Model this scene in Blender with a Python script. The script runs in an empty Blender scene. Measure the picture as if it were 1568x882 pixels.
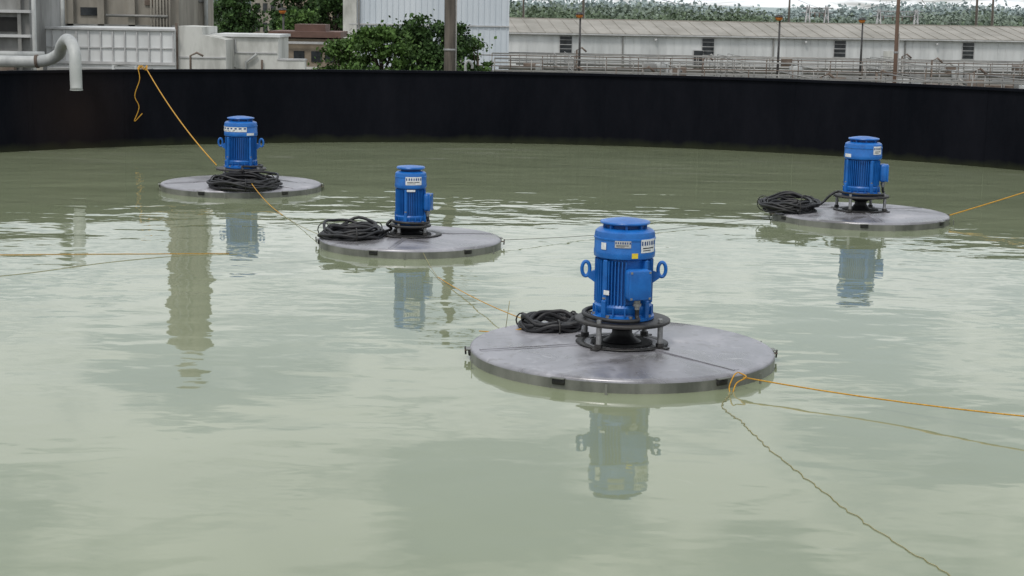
import bpy, bmesh, math, random
import numpy as np
from mathutils import Vector, Matrix
random.seed(7); rng=np.random.default_rng(11)
scene=bpy.context.scene
COL=scene.collection
rad=math.radians

# ---------------------------------------------------------------- materials
def nt(mat):
    mat.use_nodes=True
    n=mat.node_tree; return n,n.nodes,n.links,n.nodes['Principled BSDF']
def mat_noise(name,c1,c2,scale=5,rough=0.6,metal=0.0,bump=0.0,bscale=None,detail=6,lo=.35,hi=.65,stretch=(1,1,1),spec=.5,c3=None):
    m=bpy.data.materials.new(name); n,N,L,P=nt(m)
    tc=N.new('ShaderNodeTexCoord'); mp=N.new('ShaderNodeMapping'); mp.inputs['Scale'].default_value=stretch
    L.new(tc.outputs['Object'],mp.inputs['Vector'])
    no=N.new('ShaderNodeTexNoise'); no.inputs['Scale'].default_value=scale; no.inputs['Detail'].default_value=detail
    no.inputs['Roughness'].default_value=.62
    L.new(mp.outputs[0],no.inputs['Vector'])
    r=N.new('ShaderNodeValToRGB'); r.color_ramp.elements[0].position=lo; r.color_ramp.elements[1].position=hi
    r.color_ramp.elements[0].color=(*c1,1); r.color_ramp.elements[1].color=(*c2,1)
    if c3:
        e=r.color_ramp.elements.new(min(.99,hi+.08)); e.color=(*c3,1)
    L.new(no.outputs['Fac'],r.inputs[0]); L.new(r.outputs[0],P.inputs['Base Color'])
    P.inputs['Roughness'].default_value=rough; P.inputs['Metallic'].default_value=metal
    P.inputs['Specular IOR Level'].default_value=spec
    if bump:
        b=N.new('ShaderNodeBump'); b.inputs['Strength'].default_value=bump; b.inputs['Distance'].default_value=.02
        n2=N.new('ShaderNodeTexNoise'); n2.inputs['Scale'].default_value=bscale or scale*4; n2.inputs['Detail'].default_value=5
        L.new(mp.outputs[0],n2.inputs['Vector']); L.new(n2.outputs['Fac'],b.inputs['Height']); L.new(b.outputs[0],P.inputs['Normal'])
    return m
def mat_leaf(name,c1,c2,rough=.7,scale=1.1,gain=2.4,isl=.32):
    m=bpy.data.materials.new(name); n,N,L,P=nt(m)
    g=N.new('ShaderNodeNewGeometry'); tc=N.new('ShaderNodeTexCoord')
    no=N.new('ShaderNodeTexNoise'); no.inputs['Scale'].default_value=scale; no.inputs['Detail'].default_value=3; L.new(tc.outputs['Object'],no.inputs['Vector'])
    a=N.new('ShaderNodeMath'); a.operation='MULTIPLY_ADD'; a.inputs[1].default_value=isl
    s=N.new('ShaderNodeMath'); s.operation='MULTIPLY_ADD'; s.inputs[1].default_value=gain; s.inputs[2].default_value=.35-gain*.5
    L.new(no.outputs['Fac'],s.inputs[0]); L.new(g.outputs['Random Per Island'],a.inputs[0]); L.new(s.outputs[0],a.inputs[2])
    r=N.new('ShaderNodeValToRGB'); r.color_ramp.elements[0].color=(*c1,1); r.color_ramp.elements[1].color=(*c2,1)
    L.new(a.outputs[0],r.inputs[0]); L.new(r.outputs[0],P.inputs['Base Color']); P.inputs['Roughness'].default_value=rough
    P.inputs['Specular IOR Level'].default_value=.25
    return m

M={}
M['blue']=mat_noise('blue_paint',(.007,.095,.35),(.012,.15,.50),6,.36,0,.12,60,spec=.5)
M['blue2']=mat_noise('blue_paint_dark',(.004,.04,.16),(.006,.06,.24),9,.45)
M['black']=mat_noise('black_rubber',(.006,.006,.007),(.02,.02,.022),12,.5)
M['darksteel']=mat_noise('dark_painted_steel',(.014,.014,.015),(.05,.047,.044),9,.5,.2,.1)
M['void']=mat_noise('dark_opening',(.003,.003,.003),(.008,.008,.008),9,.8)
M['white']=mat_noise('white_label',(.6,.62,.63),(.8,.8,.8),30,.5)
M['yellow']=mat_noise('yellow_label',(.7,.5,.03),(.8,.6,.05),30,.5)
M['rope']=mat_noise('yellow_rope',(.40,.19,.015),(.62,.34,.04),40,.8)
M['ropepale']=mat_noise('weathered_rope',(.24,.22,.10),(.34,.30,.14),30,.8)
M['ropedark']=mat_noise('dark_line',(.06,.07,.05),(.12,.12,.09),30,.8)
M['gland']=mat_noise('zinc_fitting',(.24,.24,.24),(.38,.38,.38),30,.4,.6)
M['pipe']=mat_noise('weathered_pipe_paint',(.24,.25,.25),(.40,.41,.40),3,.5,0,.1,20,stretch=(1,1,.5),lo=.3,hi=.6)
M['whitewall']=mat_noise('white_painted_metal',(.47,.48,.48),(.64,.65,.65),.7,.55,stretch=(1,1,.2))
M['whitewall2']=mat_noise('white_cladding',(.48,.53,.58),(.60,.64,.68),.4,.55,stretch=(1,1,.1))
M['cream']=mat_noise('aged_white_paint',(.26,.26,.235),(.55,.55,.52),.9,.7,stretch=(1,1,.3),lo=.3,hi=.55)
M['concrete']=mat_noise('beige_concrete',(.18,.165,.14),(.33,.305,.26),.9,.85,0,.2,6,stretch=(1,1,.25))
M['greyconc']=mat_noise('grey_concrete',(.13,.13,.125),(.26,.26,.25),1.2,.85,0,.2,6,stretch=(1,1,.3))
M['roof']=mat_noise('weathered_metal_roof',(.22,.205,.175),(.32,.30,.265),.35,.6)
M['brownroof']=mat_noise('brown_roof',(.09,.05,.04),(.16,.09,.07),1,.7)
M['brick']=mat_noise('tan_brick',(.20,.16,.12),(.30,.25,.19),2,.85)
M['glass']=mat_noise('dark_window_glass',(.012,.014,.016),(.04,.045,.05),2,.15)
M['frame']=mat_noise('window_frame',(.36,.36,.36),(.5,.5,.5),2,.6)
M['rail']=mat_noise('galvanised_rail',(.17,.17,.165),(.30,.29,.27),1,.5,.3)
M['rust']=mat_noise('rusty_steel',(.085,.06,.045),(.17,.135,.11),2,.8)
M['wood']=mat_noise('weathered_wood_pole',(.055,.048,.04),(.14,.12,.10),6,.85,0,.5,30,stretch=(1,1,.08))
M['brownpole']=mat_noise('brown_pole',(.10,.06,.04),(.17,.11,.08),5,.8,stretch=(1,1,.1))
M['bark']=mat_noise('bark',(.04,.03,.02),(.10,.08,.06),8,.9,0,.4)
M['lamp']=mat_noise('amber_lens',(.5,.16,.03),(.7,.26,.05),8,.3)
M['ground']=mat_noise('ground_gravel_grass',(.06,.075,.035),(.20,.185,.15),.12,.95,0,.4,3)
M['leaf']=mat_leaf('foliage_leaves',(.014,.034,.009),(.10,.185,.04))
M['leafd']=mat_leaf('foliage_leaves_dark',(.010,.024,.009),(.06,.12,.03))
M['far1']=mat_leaf('foliage_haze_tint_near',(.075,.105,.07),(.15,.20,.12),scale=.25,gain=1.6)  # greens lightened: slight distance haze painted into the base colour
M['far2']=mat_leaf('foliage_haze_tint_mid',(.15,.19,.16),(.22,.27,.21),scale=.15,gain=1.6)  # more distance haze mixed into these leaf colours
M['far3']=mat_leaf('foliage_haze_tint_far',(.27,.33,.33),(.35,.41,.40),scale=.08,gain=1.6)  # palest and bluish: aerial haze put into the colour, shared by the hills

def liner():
    m=bpy.data.materials.new('black_tank_liner'); n,N,L,P=nt(m)
    tc=N.new('ShaderNodeTexCoord')
    mp=N.new('ShaderNodeMapping'); mp.inputs['Scale'].default_value=(1,1,.35); L.new(tc.outputs['Object'],mp.inputs[0])
    no=N.new('ShaderNodeTexNoise'); no.inputs['Scale'].default_value=.8; no.inputs['Detail'].default_value=9; no.inputs['Roughness'].default_value=.7; L.new(mp.outputs[0],no.inputs['Vector'])
    r=N.new('ShaderNodeValToRGB'); r.color_ramp.elements[0].color=(.0030,.0038,.0064,1); r.color_ramp.elements[1].color=(.0085,.009,.013,1)
    r.color_ramp.elements[0].position=.35; r.color_ramp.elements[1].position=.7
    L.new(no.outputs['Fac'],r.inputs[0])
    sp=N.new('ShaderNodeSeparateXYZ'); L.new(tc.outputs['Object'],sp.inputs[0])
    n2=N.new('ShaderNodeTexNoise'); n2.inputs['Scale'].default_value=2.5; n2.inputs['Detail'].default_value=6; L.new(tc.outputs['Object'],n2.inputs['Vector'])
    ad=N.new('ShaderNodeMath'); ad.operation='MULTIPLY_ADD'; ad.inputs[1].default_value=-.25; L.new(n2.outputs['Fac'],ad.inputs[0]); L.new(sp.outputs['Z'],ad.inputs[2])
    mr=N.new('ShaderNodeMapRange'); mr.inputs[1].default_value=-.1; mr.inputs[2].default_value=.06; mr.inputs[3].default_value=1; mr.inputs[4].default_value=0; L.new(ad.outputs[0],mr.inputs[0])
    mx=N.new('ShaderNodeMixRGB'); mx.inputs[2].default_value=(.022,.025,.015,1); L.new(mr.outputs[0],mx.inputs[0]); L.new(r.outputs[0],mx.inputs[1])
    vm=N.new('ShaderNodeVectorMath'); vm.operation='DISTANCE'; vm.inputs[1].default_value=(-9.25,34.6,.7); L.new(tc.outputs['Object'],vm.inputs[0])
    m3=N.new('ShaderNodeMapRange'); m3.inputs[1].default_value=.1; m3.inputs[2].default_value=1.6; m3.inputs[3].default_value=.5; m3.inputs[4].default_value=0; L.new(vm.outputs['Value'],m3.inputs[0])
    mx2=N.new('ShaderNodeMixRGB'); mx2.inputs[2].default_value=(.024,.015,.011,1); L.new(m3.outputs[0],mx2.inputs[0]); L.new(mx.outputs[0],mx2.inputs[1])
    L.new(mx2.outputs[0],P.inputs['Base Color']); P.inputs['Roughness'].default_value=.8; P.inputs['Specular IOR Level'].default_value=.06
    b=N.new('ShaderNodeBump'); b.inputs['Strength'].default_value=.5; b.inputs['Distance'].default_value=.05; L.new(no.outputs['Fac'],b.inputs['Height']); L.new(b.outputs[0],P.inputs['Normal'])
    return m
M['liner']=liner()

def steel():
    m=bpy.data.materials.new('weathered_stainless_steel'); n,N,L,P=nt(m)
    tc=N.new('ShaderNodeTexCoord'); oi=N.new('ShaderNodeObjectInfo')
    va=N.new('ShaderNodeVectorMath'); va.operation='MULTIPLY_ADD'; va.inputs[1].default_value=(1,1,1)
    cb=N.new('ShaderNodeCombineXYZ')
    mm0=N.new('ShaderNodeMath'); mm0.operation='MULTIPLY'; mm0.inputs[1].default_value=37; L.new(oi.outputs['Random'],mm0.inputs[0])
    L.new(mm0.outputs[0],cb.inputs[2]); L.new(tc.outputs['Object'],va.inputs[0]); L.new(cb.outputs[0],va.inputs[2])
    no=N.new('ShaderNodeTexNoise'); no.inputs['Scale'].default_value=1.1; no.inputs['Detail'].default_value=8; no.inputs['Roughness'].default_value=.55; no.inputs['Distortion'].default_value=.8
    L.new(va.outputs[0],no.inputs['Vector'])
    r=N.new('ShaderNodeValToRGB'); e=r.color_ramp.elements
    e[0].position=.34; e[0].color=(.17,.165,.17,1); e[1].position=.68; e[1].color=(.45,.44,.46,1)
    k=e.new(.46); k.color=(.27,.265,.285,1); k=e.new(.56); k.color=(.35,.345,.37,1)
    L.new(no.outputs['Fac'],r.inputs[0])
    vo=N.new('ShaderNodeTexNoise'); vo.inputs['Scale'].default_value=13; vo.inputs['Detail'].default_value=4; L.new(va.outputs[0],vo.inputs['Vector'])
    r2=N.new('ShaderNodeValToRGB'); r2.color_ramp.elements[0].position=.60; r2.color_ramp.elements[1].position=.66; L.new(vo.outputs['Fac'],r2.inputs[0])
    mx=N.new('ShaderNodeMixRGB'); mx.inputs[2].default_value=(.17,.16,.15,1)
    mm=N.new('ShaderNodeMath'); mm.operation='MULTIPLY'; mm.inputs[1].default_value=.4; L.new(r2.outputs[0],mm.inputs[0]); L.new(mm.outputs[0],mx.inputs[0]); L.new(r.outputs[0],mx.inputs[1])
    dr=N.new('ShaderNodeTexNoise'); dr.inputs['Scale'].default_value=3.5; dr.inputs['Detail'].default_value=6; dr.inputs['Distortion'].default_value=2.5; L.new(va.outputs[0],dr.inputs['Vector'])
    r4=N.new('ShaderNodeValToRGB'); r4.color_ramp.elements[0].position=.60; r4.color_ramp.elements[1].position=.72; r4.color_ramp.elements[1].color=(.4,.4,.4,1); L.new(dr.outputs['Fac'],r4.inputs[0])
    mx3=N.new('ShaderNodeMixRGB'); mx3.inputs[2].default_value=(.52,.51,.52,1); L.new(r4.outputs[0],mx3.inputs[0]); L.new(mx.outputs[0],mx3.inputs[1])
    L.new(mx3.outputs[0],P.inputs['Base Color'])
    P.inputs['Metallic'].default_value=.4
    r3=N.new('ShaderNodeMapRange'); r3.inputs[1].default_value=.35; r3.inputs[2].default_value=.65; r3.inputs[3].default_value=.20; r3.inputs[4].default_value=.55; L.new(no.outputs['Fac'],r3.inputs[0]); L.new(r3.outputs[0],P.inputs['Roughness'])
    b=N.new('ShaderNodeBump'); b.inputs['Distance'].default_value=.008; b.inputs['Strength'].default_value=.22; L.new(no.outputs['Fac'],b.inputs['Height']); L.new(b.outputs[0],P.inputs['Normal'])
    return m
M['steel']=steel()
M['rimsteel']=mat_noise('wet_rim_steel',(.11,.115,.10),(.26,.26,.235),3,.4,.3,.1,12,stretch=(1,1,.4))

def water():
    m=bpy.data.materials.new('murky_green_water'); n,N,L,P=nt(m)
    tc=N.new('ShaderNodeTexCoord')
    def noise(scale,detail,st=(1,1,1),dist=0,rough=.5):
        mp=N.new('ShaderNodeMapping'); mp.inputs['Scale'].default_value=st; L.new(tc.outputs['Object'],mp.inputs[0])
        a=N.new('ShaderNodeTexNoise'); a.inputs['Scale'].default_value=scale; a.inputs['Detail'].default_value=detail
        a.inputs['Distortion'].default_value=dist; a.inputs['Roughness'].default_value=rough; L.new(mp.outputs[0],a.inputs['Vector']); return a
    sp=N.new('ShaderNodeSeparateXYZ'); L.new(tc.outputs['Object'],sp.inputs[0])
    a=noise(.35,6,(1,1,1),.8)
    r=N.new('ShaderNodeValToRGB'); e=r.color_ramp.elements; e[0].position=.3; e[1].position=.7
    e[0].color=(.205,.235,.145,1); e[1].color=(.240,.270,.172,1); L.new(a.outputs['Fac'],r.inputs[0])
    f=noise(1.1,9,(1,1,1),2.2,.65)
    r2=N.new('ShaderNodeValToRGB'); r2.color_ramp.elements[0].position=.66; r2.color_ramp.elements[1].position=.80; r2.color_ramp.elements[1].color=(.35,.35,.35,1); L.new(f.outputs['Fac'],r2.inputs[0])
    mx=N.new('ShaderNodeMixRGB'); mx.inputs[2].default_value=(.33,.35,.27,1); L.new(r2.outputs[0],mx.inputs[0]); L.new(r.outputs[0],mx.inputs[1])
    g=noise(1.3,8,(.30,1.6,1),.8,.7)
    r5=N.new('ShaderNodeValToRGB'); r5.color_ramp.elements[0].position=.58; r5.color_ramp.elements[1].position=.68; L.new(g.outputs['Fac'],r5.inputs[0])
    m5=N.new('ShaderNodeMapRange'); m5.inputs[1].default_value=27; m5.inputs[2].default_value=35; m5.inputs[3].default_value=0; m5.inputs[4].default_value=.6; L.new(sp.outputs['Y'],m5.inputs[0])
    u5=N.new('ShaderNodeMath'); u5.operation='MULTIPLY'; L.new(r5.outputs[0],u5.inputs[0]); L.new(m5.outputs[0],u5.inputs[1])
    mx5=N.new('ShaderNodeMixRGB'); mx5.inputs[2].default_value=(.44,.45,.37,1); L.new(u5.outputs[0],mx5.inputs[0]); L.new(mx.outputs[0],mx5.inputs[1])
    L.new(mx5.outputs[0],P.inputs['Base Color'])
    P.inputs['Roughness'].default_value=.025; P.inputs['IOR'].default_value=1.42
    h0=noise(.28,1,(.8,1.2,1),.2); h1=noise(.9,2,(.8,1.2,1),.3); h2=noise(2.8,2,(.8,1.2,1),.2); h3=noise(7,1,(1,1,1))
    def madd(x,k,y):
        q=N.new('ShaderNodeMath'); q.operation='MULTIPLY_ADD'; q.inputs[1].default_value=k; L.new(x.outputs[0],q.inputs[0]); L.new(y.outputs[0],q.inputs[2]); return q
    ad=madd(h2,.18,h1); ad=madd(h3,.025,ad); ad=madd(h0,1.6,ad)
    mr=N.new('ShaderNodeMapRange'); mr.inputs[1].default_value=9; mr.inputs[2].default_value=26; mr.inputs[3].default_value=.42; mr.inputs[4].default_value=1.15; L.new(sp.outputs['Y'],mr.inputs[0])
    mu=N.new('ShaderNodeMath'); mu.operation='MULTIPLY'; L.new(ad.outputs[0],mu.inputs[0]); L.new(mr.outputs[0],mu.inputs[1])
    b=N.new('ShaderNodeBump'); b.inputs['Strength'].default_value=1; b.inputs['Distance'].default_value=.016; L.new(mu.outputs[0],b.inputs['Height']); L.new(b.outputs[0],P.inputs['Normal'])
    return m
M['water']=water()

# ---------------------------------------------------------------- builders
def empty(name,loc=(0,0,0),rotz=0):
    e=bpy.data.objects.new(name,None); e.location=loc; e.rotation_euler=(0,0,rotz); e.empty_display_size=.3
    COL.objects.link(e); return e
class MB:
    def __init__(s): s.v=[]; s.f=[]; s.mi=[]; s.mats=[]; s.sm=[]
    def mid(s,m):
        if m not in s.mats: s.mats.append(m)
        return s.mats.index(m)
    def add(s,vs,fs,m,smooth=False,T=None):
        o=len(s.v); k=s.mid(m)
        if T is not None: vs=[tuple(T@Vector(v)) for v in vs]
        s.v.extend([tuple(v) for v in vs])
        for f in fs: s.f.append(tuple(i+o for i in f)); s.mi.append(k); s.sm.append(smooth)
    def box(s,c,size,m,rz=0,T=None):
        x,y,z=[q/2 for q in size]
        R=Matrix.Translation(c)@Matrix.Rotation(rz,4,'Z')
        if T is not None: R=T@R
        vs=[(a*x,b*y,d*z) for a in(-1,1) for b in(-1,1) for d in(-1,1)]
        fs=[(0,1,3,2),(4,6,7,5),(0,4,5,1),(2,3,7,6),(0,2,6,4),(1,5,7,3)]
        s.add(vs,fs,m,False,R)
    def bbox(s,c,size,m,rz=0,bev=.01,seg=2,smooth=True,T=None):
        bm=bmesh.new(); bmesh.ops.create_cube(bm,size=1)
        bmesh.ops.scale(bm,vec=size,verts=bm.verts)
        bmesh.ops.bevel(bm,geom=list(bm.edges),offset=bev,segments=seg,affect='EDGES',profile=.5)
        R=Matrix.Translation(c)@Matrix.Rotation(rz,4,'Z')
        if T is not None: R=T@R
        s.add([v.co.copy() for v in bm.verts],[tuple(v.index for v in f.verts) for f in bm.faces],m,smooth,R); bm.free()
    def lathe(s,prof,m,seg=48,T=None,smooth=True,ox=0,oy=0):
        vs=[];fs=[]
        for r,z in prof:
            for i in range(seg):
                a=2*math.pi*i/seg; vs.append((ox+r*math.cos(a),oy+r*math.sin(a),z))
        for j in range(len(prof)-1):
            for i in range(seg):
                k=(i+1)%seg; fs.append((j*seg+i,j*seg+k,(j+1)*seg+k,(j+1)*seg+i))
        s.add(vs,fs,m,smooth,T)
    def tube(s,pts,r,m,seg=8,cyclic=False,smooth=True,T=None):
        P=[Vector(p) for p in pts]; n=len(P); rs=r if isinstance(r,(list,tuple)) else [r]*n
        up=None; vs=[];fs=[]
        for i in range(n):
            if cyclic: t=P[(i+1)%n]-P[i-1]
            else: t=P[min(i+1,n-1)]-P[max(i-1,0)]
            if t.length<1e-9: t=Vector((0,0,1))
            t.normalize()
            if up is None:
                up=Vector((0,0,1)) if abs(t.z)<.9 else Vector((1,0,0))
            a=up-t*up.dot(t); a.normalize(); b=t.cross(a); up=a
            for k in range(seg):
                q=2*math.pi*k/seg; vs.append(tuple(P[i]+(a*math.cos(q)+b*math.sin(q))*rs[i]))
        m_=n if cyclic else n-1
        for i in range(m_):
            j=(i+1)%n
            for k in range(seg):
                l=(k+1)%seg; fs.append((i*seg+k,i*seg+l,j*seg+l,j*seg+k))
        if not cyclic:
            fs.append(tuple(range(seg))[::-1]); fs.append(tuple((n-1)*seg+k for k in range(seg)))
        s.add(vs,fs,m,smooth,T)
    def patch(s,a0,a1,z0,z1,r,m,n=6):
        vs=[];fs=[]
        for i in range(n+1):
            a=a0+(a1-a0)*i/n
            vs+= [(r*math.cos(a),r*math.sin(a),z0),(r*math.cos(a),r*math.sin(a),z1)]
        for i in range(n): fs.append((2*i,2*i+2,2*i+3,2*i+1))
        s.add(vs,fs,m,True)
    def obj(s,name,parent=None,loc=None):
        me=bpy.data.meshes.new(name); me.from_pydata(s.v,[],s.f)
        for m in s.mats: me.materials.append(m)
        me.polygons.foreach_set('material_index',s.mi); me.polygons.foreach_set('use_smooth',s.sm)
        me.update(); me.validate()
        o=bpy.data.objects.new(name,me); COL.objects.link(o)
        if parent: o.parent=parent
        if loc: o.location=loc
        return o
def autosmooth(o,ang=40):
    me=o.data; bm=bmesh.new(); bm.from_mesh(me)
    for e in bm.edges:
        if len(e.link_faces)==2 and e.calc_face_angle(0)>rad(ang): e.smooth=False
    bm.to_mesh(me); bm.free()
def catmull(pts,n=8):
    P=[Vector(p) for p in pts]; P=[P[0]*2-P[1]]+P+[P[-1]*2-P[-2]]; out=[]
    for i in range(1,len(P)-2):
        for k in range(n):
            t=k/n; a,b,c,d=P[i-1],P[i],P[i+1],P[i+2]
            out.append(.5*((2*b)+(c-a)*t+(2*a-5*b+4*c-d)*t*t+(3*b-a-3*c+d)*t**3))
    out.append(P[-2]); return out

# ---------------------------------------------------------------- ground, water, tank
me=MB(); S=3000
me.add([(-S,-S,-2),(S,-S,-2),(S,S,-2),(-S,S,-2)],[(0,1,2,3)],M['ground']); me.obj('ground')
CY=24.1
def tank_pt(th,off=0):
    a=14+off; b=(14+off) if math.sin(th)>0 else (26+off)
    return a*math.cos(th),CY+b*math.sin(th)
n=240
w=MB(); vs=[(0,CY,0)]+[(*tank_pt(2*math.pi*i/n,.01),0) for i in range(n)]
w.add(vs,[(0,1+i,1+(i+1)%n) for i in range(n)],M['water'],False); w.obj('water')
T=empty('tank_wall')
prof=[(0,-2.0),(0,1.60),(-.05,1.60),(-.05,1.655),(.16,1.655),(.16,1.60),(.10,1.60),(.10,-2.0)]
t=MB(); vs=[];fs=[]
for i in range(n):
    for (o_,z) in prof:
        x,y=tank_pt(2*math.pi*i/n,o_); vs.append((x,y,z))
k=len(prof)
for i in range(n):
    for j in range(k-1):
        i2=(i+1)%n; fs.append((i*k+j,i*k+j+1,i2*k+j+1,i2*k+j))
t.add(vs,fs,M['liner']); t.obj('liner_wall',T)
t=MB()
for i in range(0,n,6):
    th=2*math.pi*(i+.5)/n; x,y=tank_pt(th,-.004); nx,ny=tank_pt(th+.01,-.004)
    t.box((x,y,.78),(.10,.006,1.62),M['liner'],math.atan2(ny-y,nx-x))
t.obj('liner_laps',T)

# ---------------------------------------------------------------- aerators
def make_motor(b,A,R,z0,H,box_ang,lugs=True,cap=True,lug_ang=0,stickers=True):
    bl=M['blue']; s=H/.875
    def z(q): return z0+q*s
    p=[(.0,z(0)),(R*1.0,z(0)),(R*1.03,z(.008)),(R*1.03,z(.03)),(R*.90,z(.045)),(R*.88,z(.06)),(R*.93,z(.075)),(R*.95,z(.12)),(R*.90,z(.14)),(R*.80,z(.145)),
       (R*.80,z(.53)),(R*.90,z(.535)),(R*.985,z(.545)),(R*1.0,z(.56)),(R*1.0,z(.60)),(R*.985,z(.61)),(R*.985,z(.735)),(R*.96,z(.765)),(R*.86,z(.785)),(R*.60,z(.795)),(R*.45,z(.797))]
    b.lathe(p,bl,64)
    b.lathe([(R*.985,z(.70)),(R*1.005,z(.703)),(R*1.005,z(.715)),(R*.985,z(.718))],bl,64)
    b.lathe([(R*.62,z(.795)),(R*.62,z(.825)),(0,z(.825))],M['blue2'],40)
    if cap:
        b.lathe([(0,z(.822)),(R*.70,z(.822)),(R*.80,z(.828)),(R*.82,z(.838)),(R*.80,z(.848)),(R*.55,z(.862)),(R*.3,z(.872)),(0,z(.876))],bl,56)
        for i in range(8):
            a=i*math.pi/4; b.box((R*.66*math.cos(a),R*.66*math.sin(a),z(.81)),(.03,.02,.04*s),bl,a)
    else:
        b.lathe([(0,z(.822)),(R*.86,z(.822)),(R*.90,z(.84)),(R*.86,z(.858)),(R*.5,z(.868)),(0,z(.876))],bl,56)
    nf=52
    for i in range(nf):
        a=2*math.pi*i/nf
        d=abs((a-box_ang+math.pi)%(2*math.pi)-math.pi)
        if d<.28: continue
        rr=R*.955
        c=(rr+R*.78)/2
        b.box((c*math.cos(a),c*math.sin(a),z(.335)),(rr-R*.78,R*.028,.375*s),bl,a)
    for q in range(4):
        a=math.pi/4+q*math.pi/2+lug_ang
        c=R*.87
        b.bbox((c*math.cos(a),c*math.sin(a),z(.335)),(R*.22,R*.16,.39*s),bl,a,.008,1)
        c=R*.94
        b.bbox((c*math.cos(a),c*math.sin(a),z(.10)),(R*.2,R*.18,.16*s),bl,a,.008,1)
        c=R*.99
        b.lathe([(0,z(.205)),(.016,z(.205)),(.016,z(.19)),(0,z(.19))],M['gland'],8,ox=c*.98*math.cos(a),oy=c*.98*math.sin(a))
    for i in range(8):
        a=i*math.pi/4+.2; c=R*.97
        b.lathe([(.018,z(.03)),(.018,z(.052)),(0,z(.052))],M['gland'],6,ox=c*math.cos(a),oy=c*math.sin(a),smooth=False)
    for i in range(16):
        a=i*math.pi/8; c=R*.93
        b.box((c*math.cos(a),c*math.sin(a),z(.08)),(R*.12,R*.05,.08*s),bl,a)
    if lugs:
        for sg in (0,math.pi):
            a=lug_ang+sg
            T=Matrix.Rotation(a,4,'Z')@Matrix.Translation((R+.066,0,z(.425)))
            pts=[(.034*math.cos(q),0,.064*math.sin(q)) for q in [2*math.pi*i/24 for i in range(24)]]
            b.tube(pts,.016,bl,8,True,T=T)
            T2=Matrix.Rotation(a,4,'Z')
            y=.016
            v=[(R*.8,-y,z(.28)),(R+.045,-y,z(.35)),(R+.045,-y,z(.395)),(R*.8,-y,z(.43)),(R*.8,y,z(.28)),(R+.045,y,z(.35)),(R+.045,y,z(.395)),(R*.8,y,z(.43))]
            b.add(v,[(0,1,2,3),(7,6,5,4),(0,4,5,1),(1,5,6,2),(2,6,7,3),(3,7,4,0)],bl,False,T2)
    w_=R*.80; h_=.265*s
    c=R*1.10
    b.bbox((c*math.cos(box_ang),c*math.sin(box_ang),z(.335)),(R*.40,w_,h_),bl,box_ang,.035,4)
    c=R*1.31
    b.bbox((c*math.cos(box_ang),c*math.sin(box_ang),z(.335)),(.03,w_*.96,h_*.97),bl,box_ang,.012,3)
    for sy in (-1,1):
        for sz in (-1,1):
            T=Matrix.Rotation(box_ang,4,'Z')@Matrix.Translation((R*1.31+.014,sy*w_*.40,z(.335)+sz*h_*.42))
            b.box((0,0,0),(.012,.018,.018),M['gland'],0,T)
    c=R*.9
    b.bbox((c*math.cos(box_ang),c*math.sin(box_ang),z(.335)),(R*.3,w_*.6,h_*.7),bl,box_ang,.01,2)
    gx,gy=R*1.12*math.cos(box_ang),R*1.12*math.sin(box_ang)
    b.lathe([(.0,z(.205)),(.028,z(.205)),(.028,z(.175)),(.036,z(.175)),(.036,z(.15)),(.022,z(.15)),(.022,z(.12)),(0,z(.12))],M['gland'],12,ox=gx,oy=gy)
    return (gx,gy,z(.13))

def labels(b,R,z0,H,defs):
    s=H/.875
    for (a0,a1,q0,q1,kind) in defs:
        a0,a1=rad(a0),rad(a1); za,zb=z0+q0*s,z0+q1*s
        b.patch(a0,a1,za,zb,R*.985+.006,M['yellow'] if kind=='y' else (M['frame'] if kind=='p' else M['white']))
        if kind in 'tp':
            h=zb-za; n_=7
            for i in range(n_):
                u0=a0+(a1-a0)*(i+.25+random.random()*.1)/n_; u1=a0+(a1-a0)*(i+.72+random.random()*.15)/n_
                b.patch(u0,u1,za+h*.55,za+h*.85,R*.985+.0075,M['blue2'],1)
            b.patch(a0+(a1-a0)*.1,a0+(a1-a0)*.85,za+h*.3,za+h*.38,R*.985+.0075,M['black'],3)
            b.patch(a0+(a1-a0)*.1,a0+(a1-a0)*.6,za+h*.14,za+h*.2,R*.985+.0075,M['black'],3)

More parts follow.
